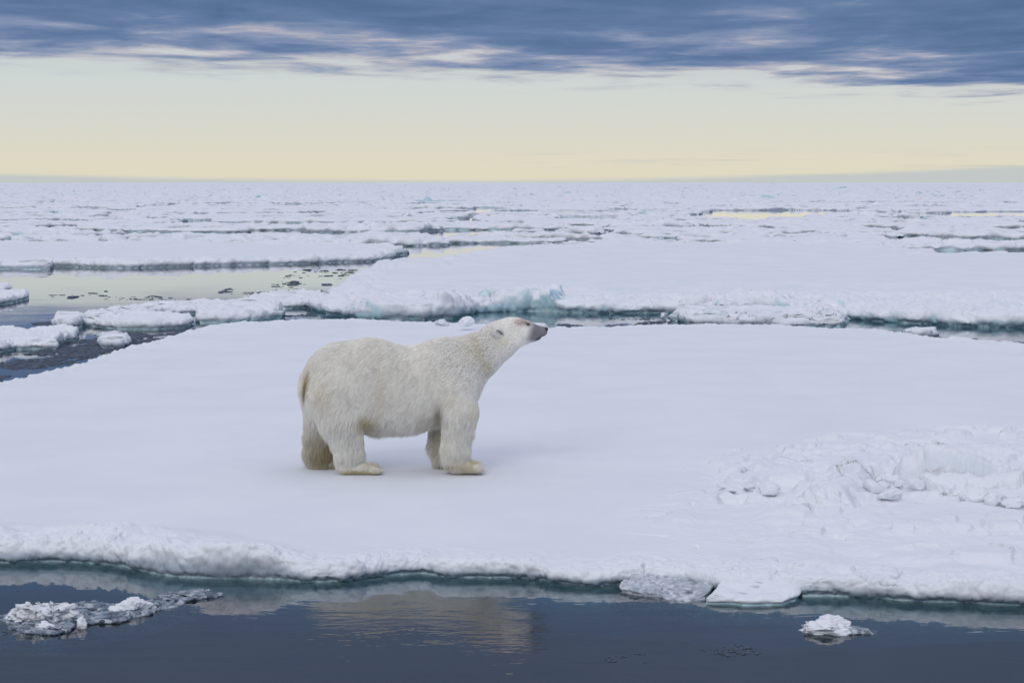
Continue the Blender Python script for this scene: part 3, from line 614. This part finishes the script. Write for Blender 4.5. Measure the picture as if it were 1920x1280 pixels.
while y < 300:
    dpt = r.uniform(4.5, 8.5) * (y / 120) ** .9
    xmax = y * .36 + 8; x = -xmax - r.uniform(0, 10)
    while x < xmax:
        w = float(np.exp(r.uniform(math.log(7), math.log(34)))) * (y / 150) ** .4
        cx, cy = x + w / 2, y + dpt / 2
        if r.random() > .07:
            ox = r.uniform(-1, 1, 6) * .9; oy = r.uniform(-1, 1, 6) * dpt * .17; gpp = r.uniform(.15, 1.5) * (y / 120) ** .7
            P = np.array([(x + gpp, y + gpp), (cx, y + gpp * .6), (x + w - gpp, y + gpp), (x + w - gpp, y + dpt - gpp), (cx, y + dpt - gpp * .6), (x + gpp, y + dpt - gpp)])
            P[:, 0] += ox; P[:, 1] += oy; P = chaikin(P, 1)
            amp = float(r.choice([.05, .13, .24, .36], p=[.3, .25, .25, .2]))
            T = float(r.uniform(.09, .22))
            near_cut = [q for q in hand_void + leads if q[0][1] > 0]
            # left out where a hand placed floe already covers it
            inside = max(float(sd_poly(np.array([cx]), np.array([cy]), q)[0]) for q in hand_void)
            if inside < 1.5:
                cutp = [np.asarray(q) for q in near_cut if (np.min(np.asarray(q)[:, 1]) < y + dpt + 2 and np.max(np.asarray(q)[:, 1]) > y - 2)]
                def mk_top(amp=amp, sdn=int(r.integers(0, 90)), blk=float(r.choice([0, .25, .5]))):
                    def fn(X, Y, sd):
                        z = amp * fbm(X * .35, Y * .35, 0, 4, sdn) + .8 * amp * (billow(X * .9, Y * .9, 0, 3, sdn + 2) - .25)
                        rim = 1 - sstep(sd, .3, 1.8)
                        z = z + rim * (.10 + 1.4 * amp) * np.maximum(0, fbm(X * .8, Y * .8, 0, 3, sdn + 7) + .15)
                        if blk:
                            c, a, b, ox, oy, bd = worley(X * .8 + .3 * pn(X, Y), Y * .55, sdn)
                            z = z + blk * (c > .72) * (.5 + a * ox * 2) * sstep(bd, 0, .25) * (amp * 2.5)
                        return z
                    return fn
                icy = float(r.random() < .35)
                fn = (lambda X, Y, Z, sd, slope, icy=icy: sstep(slope, .4, 1.3) * icy * .7)
                dyy = .2 if y < 140 else .32
                o = floe('pack_floe', P, T, auto_rows(P, dyy, .9), .0014, lip=.28, ragged=.5, rag_f=.35, top=mk_top(), skirt=.7, under=.2, one_piece=True, puffy=.2, puff_f=1.3, seed=int(r.integers(0, 90)), ice_fn=fn, ice_lo=0, ice_hi=.10, cut=cutp, shelf=.5)
                if o is None: pass
                elif len(o.data.polygons) < 20: bpy.data.objects.remove(o)
                else:
                    tag(o, 'snowy floe in the distant drifting pack beyond the broad snowfield floe', 'ice floe', 'distant floes packed towards the horizon'); floes += 1
        x += w
    y += dpt; ri += 1
print('pack floes', floes)

def far_pack():
    ts = np.arange(-.40, .40, .0011); ys = [296.0]
    while ys[-1] < 15500: ys.append(ys[-1] * 1.0085)
    TT, Y = np.meshgrid(ts, np.array(ys), indexing='ij'); X = TT * Y
    s = Y / 300
    a = fbm(X * .05, Y * .05, 0, 4, 3); b = billow(X * .16, Y * .16, 0, 4, 6); c = fbm(X * .012, Y * .02, 0, 4, 9)
    d = pn(X * .5, Y * .25, 0, 15)
    cell, ta, tb, ox, oy, bd = worley(X * .07 + .3 * pn(X * .1, Y * .1), Y * .055 + .3 * pn(X * .1, Y * .1, 3), 6)
    Z = .22 + .45 * a + .8 * (b - .24) + .7 * np.maximum(0, d - .15) * (.3 + cell) + 1.1 * np.maximum(0, d - .45) * s ** .35 + .16 * pn(X * 1.1, Y * .6, 0, 18)
    gap = (1 - sstep(bd, .02, .13 + .04 * c)) * sstep(c, -.5, -.1)
    Z = Z - 1.4 * gap * (1 - sstep(Y, 1500, 4500)) - 1.6 * sstep(c - .30, 0, .03)
    Z = np.clip(Z, -.5, 2.2); edge_ = sstep(Y, 296, 302); Z = Z * edge_ - .3 * (1 - edge_)
    ice = sstep(pn(X * .06, Y * .03, 0, 33), .38, .5) * sstep(np.abs(np.gradient(Z, axis=1)), .08, .3) * .9
    n0, n1 = X.shape; idx = np.arange(n0 * n1).reshape(n0, n1)
    Q = np.stack([idx[:-1, :-1], idx[1:, :-1], idx[1:, 1:], idx[:-1, 1:]], -1).reshape(-1, 4)
    me = fast_mesh('far_pack_ice', np.stack([X, Y, Z], -1).reshape(-1, 3), Q, SNOW, True, {'ice': ('FLOAT', ice.ravel()), 'wet_shade': ('FLOAT', (.95 * (1 - sstep(Z, .04, .42))).ravel())})  # low parts greyed: soaked snow and the shade on the lumps, in one colour
    tag(link('far_pack_ice', me), 'far mass of jumbled pack ice reaching the horizon', 'pack ice', kind='stuff')
far_pack()

# ------------------------------------------------------------------ the polar bear
YB = 20.0
def zp(zx, zy, lat=0.0):                                   # point on the bear from the enlarged crop, at a given depth
    return depth(520 + zx / 3.5556, 570 + zy / 3.5556, YB + lat)
SC = 1 / (3.5556 * 171)                                    # crop pixel in metres
def round_cone(P, a, b, ra, rb, sy=1.0):
    """round cone in a space squeezed sideways by sy"""
    q = P - a; q = q * np.array([1, 1 / sy, 1]); ba = (b - a) * np.array([1, 1 / sy, 1])
    l2 = ba @ ba; rr = ra - rb; a2 = l2 - rr * rr; il2 = 1 / l2
    yv = q @ ba; z = yv - l2; w = q * l2 - yv[..., None] * ba; x2 = (w * w).sum(-1)
    y2 = yv * yv * l2; z2 = z * z * l2; k = np.sign(rr) * rr * rr * x2
    d = (np.sqrt(np.maximum(x2 * a2 * il2, 0)) + yv * rr) * il2 - ra
    d = np.where(np.sign(z) * a2 * z2 > k, np.sqrt(x2 + z2) * il2 - rb, np.where(np.sign(yv) * a2 * y2 < k, np.sqrt(x2 + y2) * il2 - ra, d))
    return d * min(1, sy) if sy < 1 else d
def smin(a, b, k):
    h = np.clip(.5 + .5 * (b - a) / k, 0, 1); return b + (a - b) * h - k * h * (1 - h)

bear = bpy.data.objects.new('polar_bear', None); C.objects.link(bear)
bear_loc = depth(743, 887, YB); bear_loc[2] = ZB; bear.location = bear_loc
tag(bear, 'polar bear standing side on with thick cream fur and head raised to the right', 'polar bear')
LN, LF = -.22, .20                                        # near and far legs
def chain(P, pts, sy, k=.03):
    d = None
    for (x0, y0, r0, l0), (x1, y1, r1, l1) in zip(pts[:-1], pts[1:]):
        e = round_cone(P, zp(x0, y0, l0), zp(x1, y1, l1), r0 * SC, r1 * SC, sy)
        d = e if d is None else smin(d, e, k)
    return d
def bear_field(P):
    torso = chain(P, [(440, 545, 275, 0), (620, 540, 308, 0), (850, 566, 283, 0), (1080, 535, 272, 0)], .74, .04)
    rump = chain(P, [(330, 560, 165, 0), (430, 480, 210, 0)], .95, .05)
    belly = chain(P, [(700, 680, 180, 0), (900, 670, 160, 0)], 1.0)
    neck = chain(P, [(1130, 455, 225, 0), (1340, 345, 148, 0), (1480, 248, 122, 0)], .82, .05)
    head = chain(P, [(1480, 235, 118, 0), (1555, 190, 98, 0), (1650, 183, 74, 0)], .84, .03)
    muzz = chain(P, [(1640, 186, 68, 0), (1700, 185, 50, 0), (1768, 183, 33, 0)], .80, .02)
    f = smin(torso, rump, .10); f = smin(f, belly, .08); f = smin(f, neck, .12)
    # shoulders and thighs on both sides, legs, paws
    for L, near in ((LN, True), (LF, False)):
        if near:
            fl = [(1160, 560, 150, L * .75), (1210, 720, 128, L), (1205, 830, 100, L), (1190, 960, 90, L), (1190, 1040, 78, L)]
            hl = [(400, 620, 200, L * .7), (425, 760, 148, L), (455, 880, 108, L), (478, 1000, 92, L), (465, 1060, 72, L)]
            paws = [((1200, 1072, 48, L), (1325, 1086, 36, L - .01)), ((450, 1082, 48, L), (640, 1096, 36, L - .02))]
        else:
            fl = [(1130, 560, 145, L * .75), (1120, 720, 110, L), (1105, 830, 88, L), (1090, 940, 82, L), (1100, 1010, 74, L)]
            hl = [(350, 620, 190, L * .7), (310, 760, 130, L), (285, 870, 104, L), (276, 980, 98, L), (280, 1040, 86, L)]
            paws = [((1125, 1040, 44, L), (1250, 1052, 28, L)), ((262, 1062, 46, L), (440, 1068, 30, L))]
        f = smin(f, chain(P, fl, .95, .03), .06); f = smin(f, chain(P, hl, .95, .03), .07)
        for (a, b) in paws:
            f = smin(f, chain(P, [a, b], 1.6, .02), .035)
            for j in range(4):                             # toes
                tl = b[3] + (-.085 + j * .055)
                f = smin(f, chain(P, [(b[0] + 2, b[1] + 6, 17, tl), (b[0] + (26, 36, 36, 26)[j], b[1] + 12, 14, tl * 1.02 - b[3] * .02)], 1, .01), .024)
    f = smin(f, head, .06); f = smin(f, muzz, .035)
    brow = chain(P, [(1600, 120, 30, -.045), (1655, 132, 20, -.05)], 1, .01); f = smin(f, brow, .03)
    brow = chain(P, [(1600, 120, 30, .045), (1655, 132, 20, .05)], 1, .01); f = smin(f, brow, .03)
    cheek = chain(P, [(1540, 250, 62, -.06), (1590, 240, 50, -.055)], 1, .02); f = smin(f, cheek, .05)
    jaw = chain(P, [(1620, 250, 30, 0), (1735, 222, 20, 0)], 1.4, .02); f = smin(f, jaw, .02)
    tail = chain(P, [(205, 490, 34, 0), (182, 570, 26, 0)], 1, .02); f = smin(f, tail, .06)
    for sgn in (-1, 1):                                    # ears, hollow at the front
        e = chain(P, [(1484, 202, 34, sgn * .13), (1462, 180, 38, sgn * .185)], 1.0, .02); f = smin(f, e, .015)
        hol = chain(P, [(1474, 186, 13, sgn * .235), (1510, 208, 14, sgn * .205)], 1, .01); f = np.maximum(f, -hol)
    # mouth slit
    mo = chain(P, [(1720, 236, 5, -.2), (1792, 212, 5, -.2)], 1, .01)
    m2 = chain(P, [(1722, 232, 5, -.08), (1790, 207, 5, -.06)], 1, .01)
    for sgn in (-1, 1):
        mm = chain(P, [(1722, 232, 5, sgn * .062), (1765, 222, 5, sgn * .05), (1792, 207, 5, sgn * .02)], 1, .01); f = np.maximum(f, -mm)
    return f
def bear_mesh(h=.0115):
    lo = np.array([zp(60, 1200, -.5)[0], YB - .50, ZB - .02]); hi = np.array([zp(1860, 60)[0], YB + .50, 2.0])
    n = ((hi - lo) / h).astype(int); ax = [lo[i] + np.arange(n[i]) * h for i in range(3)]
    f = np.empty(n)
    for i0 in range(0, n[0], 40):                          # in slabs, to save memory
        Xs, Ys, Zs = np.meshgrid(ax[0][i0:i0 + 40], ax[1], ax[2], indexing='ij')
        f[i0:i0 + 40] = bear_field(np.stack([Xs, Ys, Zs], -1))
    f[:, :, 0] = 1
    V, Q = nets(f, lo, h)
    return V, Q
BV, BQ = bear_mesh()
# smooth normals from the quads
def vnormals(V, Q):
    n = np.cross(V[Q[:, 2]] - V[Q[:, 0]], V[Q[:, 3]] - V[Q[:, 1]]); vn = np.zeros_like(V)
    for k in range(4): np.add.at(vn, Q[:, k], n)
    return vn / (np.linalg.norm(vn, axis=1)[:, None] + 1e-12)
BN = vnormals(BV, BQ)
c0 = BV.mean(0)
if ((BV - c0) * BN).sum() < 0: BQ = BQ[:, ::-1]; BN = -BN
def crop_uv(P):                                            # world point -> crop pixels (for placing the coat's colours on the animal)
    d = P - np.array([0, 0, CAMH]); cp, sp = math.cos(PITCH), math.sin(PITCH)
    w = d[:, 1] * cp - d[:, 2] * sp; u = d[:, 0] / w; v = (d[:, 1] * sp + d[:, 2] * cp) / w
    return (960 + u * F - 520) * 3.5556, (640 - v * F - 570) * 3.5556
def coat(P):
    """fur colour and length at a point of the body"""
    zx, zy = crop_uv(P); lat = P[:, 1] - YB
    col = np.tile(np.array([.98, .96, .885]), (len(P), 1))
    nz = fbm(P[:, 0] * 4, P[:, 2] * 4, lat * 4, 3, 5)
    col *= (1 + .06 * nz)[:, None]
    def blob(cx, cy, rx, ry, c, s=1.0, rot=0.0, latr=None):
        nonlocal col
        cr, sr = math.cos(rot), math.sin(rot); ax = (zx - cx) * cr + (zy - cy) * sr; ay = -(zx - cx) * sr + (zy - cy) * cr
        w = np.exp(-((ax / rx) ** 2 + (ay / ry) ** 2) + .35 * nz) * s
        if latr is not None: w = w * ((lat > latr[0]) & (lat < latr[1]))
        w = np.clip(w, 0, 1)[:, None]; col = col * (1 - w) + np.array(c) * w
    ye = (.70, .60, .32); br = (.36, .31, .20)
    blob(195, 510, 20, 80, (.60, .50, .24), .85, .25); blob(183, 570, 9, 55, (.20, .16, .08), .75, .2)
    blob(300, 600, 60, 90, ye, .22); blob(590, 785, 55, 45, ye, .75); blob(650, 800, 50, 40, br, .35)
    blob(690, 600, 30, 160, ye, .22); blob(1075, 735, 28, 60, br, .8); blob(1000, 770, 60, 50, br, .22)
    blob(1350, 330, 22, 130, ye, .40, -.3); blob(1405, 420, 22, 40, ye, .45); blob(1300, 280, 80, 110, ye, .16)
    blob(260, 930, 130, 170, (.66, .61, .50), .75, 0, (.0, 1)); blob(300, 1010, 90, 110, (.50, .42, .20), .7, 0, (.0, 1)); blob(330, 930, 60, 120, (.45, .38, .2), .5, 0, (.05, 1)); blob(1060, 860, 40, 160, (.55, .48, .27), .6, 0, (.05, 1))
    blob(520, 1120, 150, 16, ye, .8); blob(620, 1075, 70, 22, (.62, .55, .38), .5); blob(1150, 1070, 50, 22, (.5, .38, .15), .7); blob(1260, 1100, 90, 25, ye, .55)
    blob(1250, 1050, 90, 30, (.68, .58, .36), .5); blob(1320, 730, 40, 60, ye, .2); blob(1150, 650, 50, 40, ye, .15)
    blob(1630, 118, 45, 25, (.50, .36, .30), .75); blob(1500, 250, 50, 30, ye, .2)
    mz = sstep(zx + .25 * (zy - 180), 1655, 1715) * (zx > 1500) * (1 - sstep(zy, 232, 262) * (1 - sstep(zx, 1740, 1775)))
    mz = np.clip(mz * (1 + .3 * nz), 0, 1)[:, None]
    col = col * (1 - mz) + np.array([.21, .205, .22]) * mz
    blob(1758, 226, 40, 10, (.03, .025, .03), 1.0, -.35); blob(1672, 134, 17, 12, (.02, .018, .018), 1.0); blob(1655, 122, 14, 10, (.05, .04, .04), .6)
    blob(1490, 192, 24, 8, (.015, .015, .015), 1.0, .62, (-1, -.12))
    length = np.interp(zx, [100, 900, 1250, 1500, 1600, 1680], [.056, .052, .042, .024, .015, .006])
    length = length * (1 - .85 * np.exp(-(((zx - 1480) / 55) ** 2 + ((zy - 188) / 45) ** 2)))
    length = np.where((zy > 780) & (zx < 1500), .075, length)
    length = np.where((zy > 1050) & (zx < 1500), .034, length)
    length = length * (1 - .85 * mz[:, 0]); 
    return np.clip(col, 0, 1), length, zx, zy, mz[:, 0]
bcol, blen, bzx, bzy, bmz = coat(BV)
def skin_mat():
    m, t, b, q = mat('bear_skin'); at = N(t, 'ShaderNodeAttribute', attribute_name='coat')
    geo = N(t, 'ShaderNodeNewGeometry'); n1 = q.noise(geo.outputs['Position'], 60, 3, .6)
    t.links.new(q.mix(q.m('MULTIPLY', n1, .25), at.outputs['Color'], (.3, .28, .25)), b.inputs['Base Color'])
    b.inputs['Roughness'].default_value = .75; b.inputs['Specular IOR Level'].default_value = .2
    bp = N(t, 'ShaderNodeBump'); bp.inputs['Distance'].default_value = .01; t.links.new(n1, bp.inputs['Height']); t.links.new(bp.outputs[0], b.inputs['Normal'])
    return m
wetb = sstep(bzx, 980, 1150) * (1 - sstep(bzx, 1390, 1520)) * (1 - sstep(bzy, 430, 620))
under = bcol * (.95 + .05 * bmz - .50 * wetb)[:, None]
body = link('body', fast_mesh('body', BV - bear_loc, BQ, skin_mat(), True, {'coat': ('FLOAT_COLOR', np.concatenate([under, np.ones((len(BV), 1))], 1))}), bear)

def fur():
    n = 330000
    q = BQ; A = BV[q[:, 0]]; B = BV[q[:, 1]]; D = BV[q[:, 3]]; Cc = BV[q[:, 2]]
    area = .5 * np.linalg.norm(np.cross(Cc - A, D - B), axis=1)
    fc = bcol  # noqa
    wgt = area * np.where(bmz[q[:, 0]] > .6, .5, 1.0)
    pick = rng.choice(len(q), n, p=wgt / wgt.sum()); u, v = rng.random(n)[:, None], rng.random(n)[:, None]
    R = (A[pick] * (1 - u) + B[pick] * u) * (1 - v) + (D[pick] * (1 - u) + Cc[pick] * u) * v
    NN = BN[q[pick, 0]]
    ok = R[:, 2] > ZB + .006; R, NN = R[ok], NN[ok]; n = len(R)
    col, ln, zx, zy, mz = coat(R)
    # flow of the coat: back and down on the trunk, straight down on the legs, back over the head
    bx = np.interp(zx, [150, 350, 700, 1100, 1300, 1500, 1700], [-.15, -.45, -.62, -.50, -.80, -1.0, -1.1])
    bz = np.interp(zx, [150, 350, 700, 1100, 1300, 1500, 1700], [-1.0, -.8, -.70, -.9, -.75, -.35, -.1])
    leg = sstep(zy, 640, 860); bx = bx * (1 - leg) - .12 * leg; bz = bz * (1 - leg) - 1.0 * leg
    paw = sstep(zy, 1040, 1085); bx = bx * (1 - paw) + .8 * paw; bz = bz * (1 - paw) - .35 * paw
    fl = np.stack([bx, .10 * np.sign(R[:, 1] - YB), bz], 1)
    fl[:, 0] += .35 * fbm(R[:, 0] * 3, R[:, 2] * 3, R[:, 1] * 3, 3, 61); fl[:, 2] += .25 * fbm(R[:, 0] * 3, R[:, 2] * 3, R[:, 1] * 3, 3, 67)
    fl = fl - (fl * NN).sum(1)[:, None] * NN; fl /= np.linalg.norm(fl, axis=1)[:, None] + 1e-6
    lift = np.where(zy > 760, .32, .21)[:, None]
    ln = ln * rng.uniform(.65, 1.2, n); guard = rng.random(n) < .07; ln = ln * np.where(guard & (mz < .2) & (zx < 1400), 1.6, 1.0)
    # clumps: long narrow locks, finer on the head
    nc = 15000; ci = rng.choice(n, nc, replace=False)
    kd = kdtree.KDTree(nc); 
    st = np.array([1.0, 1.0, .65])
    for i, k in enumerate(ci): kd.insert(Vector(R[k] * st), i)
    kd.balance()
    near = np.array([kd.find(Vector(p))[1] for p in (R * st)]); ck = ci[near]
    rc = R[ck]; fc_ = fl[ck]; nl = NN[ck]
    cb = rng.uniform(.93, 1.04, n)[ck]
    jit = rng.normal(size=(n, 3)) * .09
    dirn = fl + NN * lift + jit; dirn /= np.linalg.norm(dirn, axis=1)[:, None]
    ctip = rc + (fc_ + nl * lift) * ln[:, None]
    K = 5; pts = np.empty((n, K, 3), np.float32)
    wet_shade = sstep(zx, 980, 1150) * (1 - sstep(zx, 1390, 1520)) * (1 - sstep(zy, 430, 620)); cs = (.62 + .33 * wet_shade)[:, None]; ln = ln * (1 - .25 * wet_shade)
    for k in range(K):
        t = k / (K - 1)
        p = R + dirn * (ln[:, None] * t) - NN * (lift * ln[:, None] * .55 * t * t)
        p[:, 2] -= ln * .18 * t * t
        tgt = rc + (fc_ + nl * lift) * (ln[:, None] * t)
        w = cs * t ** 1.1 * (mz[:, None] < .5) * np.where(guard, .3, 1.0)[:, None]
        pts[:, k] = p * (1 - w) + tgt * w
    pts[:, :, 2] = np.maximum(pts[:, :, 2], ZB - .005)
    cu = bpy.data.hair_curves.new('fur'); cu.add_curves([K] * n)
    cu.attributes['position'].data.foreach_set('vector', (pts - bear_loc.astype(np.float32)).ravel()) if 'position' in cu.attributes else None
    ra = cu.attributes.get('radius') or cu.attributes.new('radius', 'FLOAT', 'POINT')
    prof = np.array([1, .95, .8, .55, .15]) * .00135
    ra.data.foreach_set('value', (prof[None, :] * np.where(mz > .5, .7, 1.0)[:, None]).astype(np.float32).ravel())
    ca = cu.attributes.new('coat', 'FLOAT_COLOR', 'CURVE')
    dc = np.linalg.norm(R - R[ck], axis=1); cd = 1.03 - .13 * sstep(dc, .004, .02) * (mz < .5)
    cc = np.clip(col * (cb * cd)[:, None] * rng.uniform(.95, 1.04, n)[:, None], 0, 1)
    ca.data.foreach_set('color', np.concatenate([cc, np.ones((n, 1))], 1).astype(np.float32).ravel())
    m, t, b, g_ = mat('bear_fur'); at = N(t, 'ShaderNodeAttribute', attribute_name='coat')
    df = N(t, 'ShaderNodeBsdfDiffuse'); tl = N(t, 'ShaderNodeBsdfTranslucent'); mx = N(t, 'ShaderNodeMixShader'); mx.inputs[0].default_value = .30
    t.links.new(at.outputs['Color'], df.inputs[0]); t.links.new(at.outputs['Color'], tl.inputs[0])
    t.links.new(df.outputs[0], mx.inputs[1]); t.links.new(tl.outputs[0], mx.inputs[2])
    t.links.new(mx.outputs[0], t.nodes['Material Output'].inputs[0])
    cu.materials.append(m)
    link('fur', cu, bear)
fur()
def ball(name, c, r_, mt, scale=(1, 1, 1), seed=0, noise=0.0, parent=bear):
    import bmesh
    bm = bmesh.new(); bmesh.ops.create_icosphere(bm, subdivisions=4, radius=1)
    V = np.array([v.co[:] for v in bm.verts]); Fc = np.array([[v.index for v in f.verts] for f in bm.faces]); bm.free()
    V = V * (1 + noise * fbm(V[:, 0] * 2, V[:, 1] * 2, V[:, 2] * 2, 3, seed))[:, None] * r_ * np.array(scale)
    return link(name, fast_mesh(name, V, Fc, mt), parent, loc=np.asarray(c) - bear_loc)
def dark(name, col, rough):
    m, t, b, q = mat(name); b.inputs['Base Color'].default_value = (*col, 1); b.inputs['Roughness'].default_value = rough; return m
EYE = dark('eye_black', (.012, .009, .008), .12); NOSE = dark('nose_black', (.014, .013, .016), .35); CLAW = dark('claw', (.05, .045, .04), .4)
nose = ball('nose', zp(1793, 168, 0), .031, NOSE, (.64, 1.2, .85), 3, .10)
for L, key in ((-1, 'n'), (1, 'f')):
    c = zp(1672, 134, L * .2)
    # push the eye in until it sits on the surface
    tt = np.linspace(.2, .01, 60); fld = bear_field(np.array([zp(1672, 134, L * q) for q in tt])); k = int(np.argmax(fld < 0)) if (fld < 0).any() else 30
    ball('eye', zp(1672, 134, L * (tt[k] + .003)), .0135, EYE, (1.1, .8, .8))
for L, tip in ((LN, (1361, 1098)), (LN - .01, (676, 1108)), (LF, (1284, 1062)), (LF, (474, 1080))):
    for j in range(4):
        p = zp(tip[0] + (0, 9, 9, 0)[j], tip[1] + 6, L + (-.085 + j * .055)); p[2] = max(p[2] - .006, ZB + .012)
        ball('claw', p, .008, CLAW, (2.0, .7, .8))
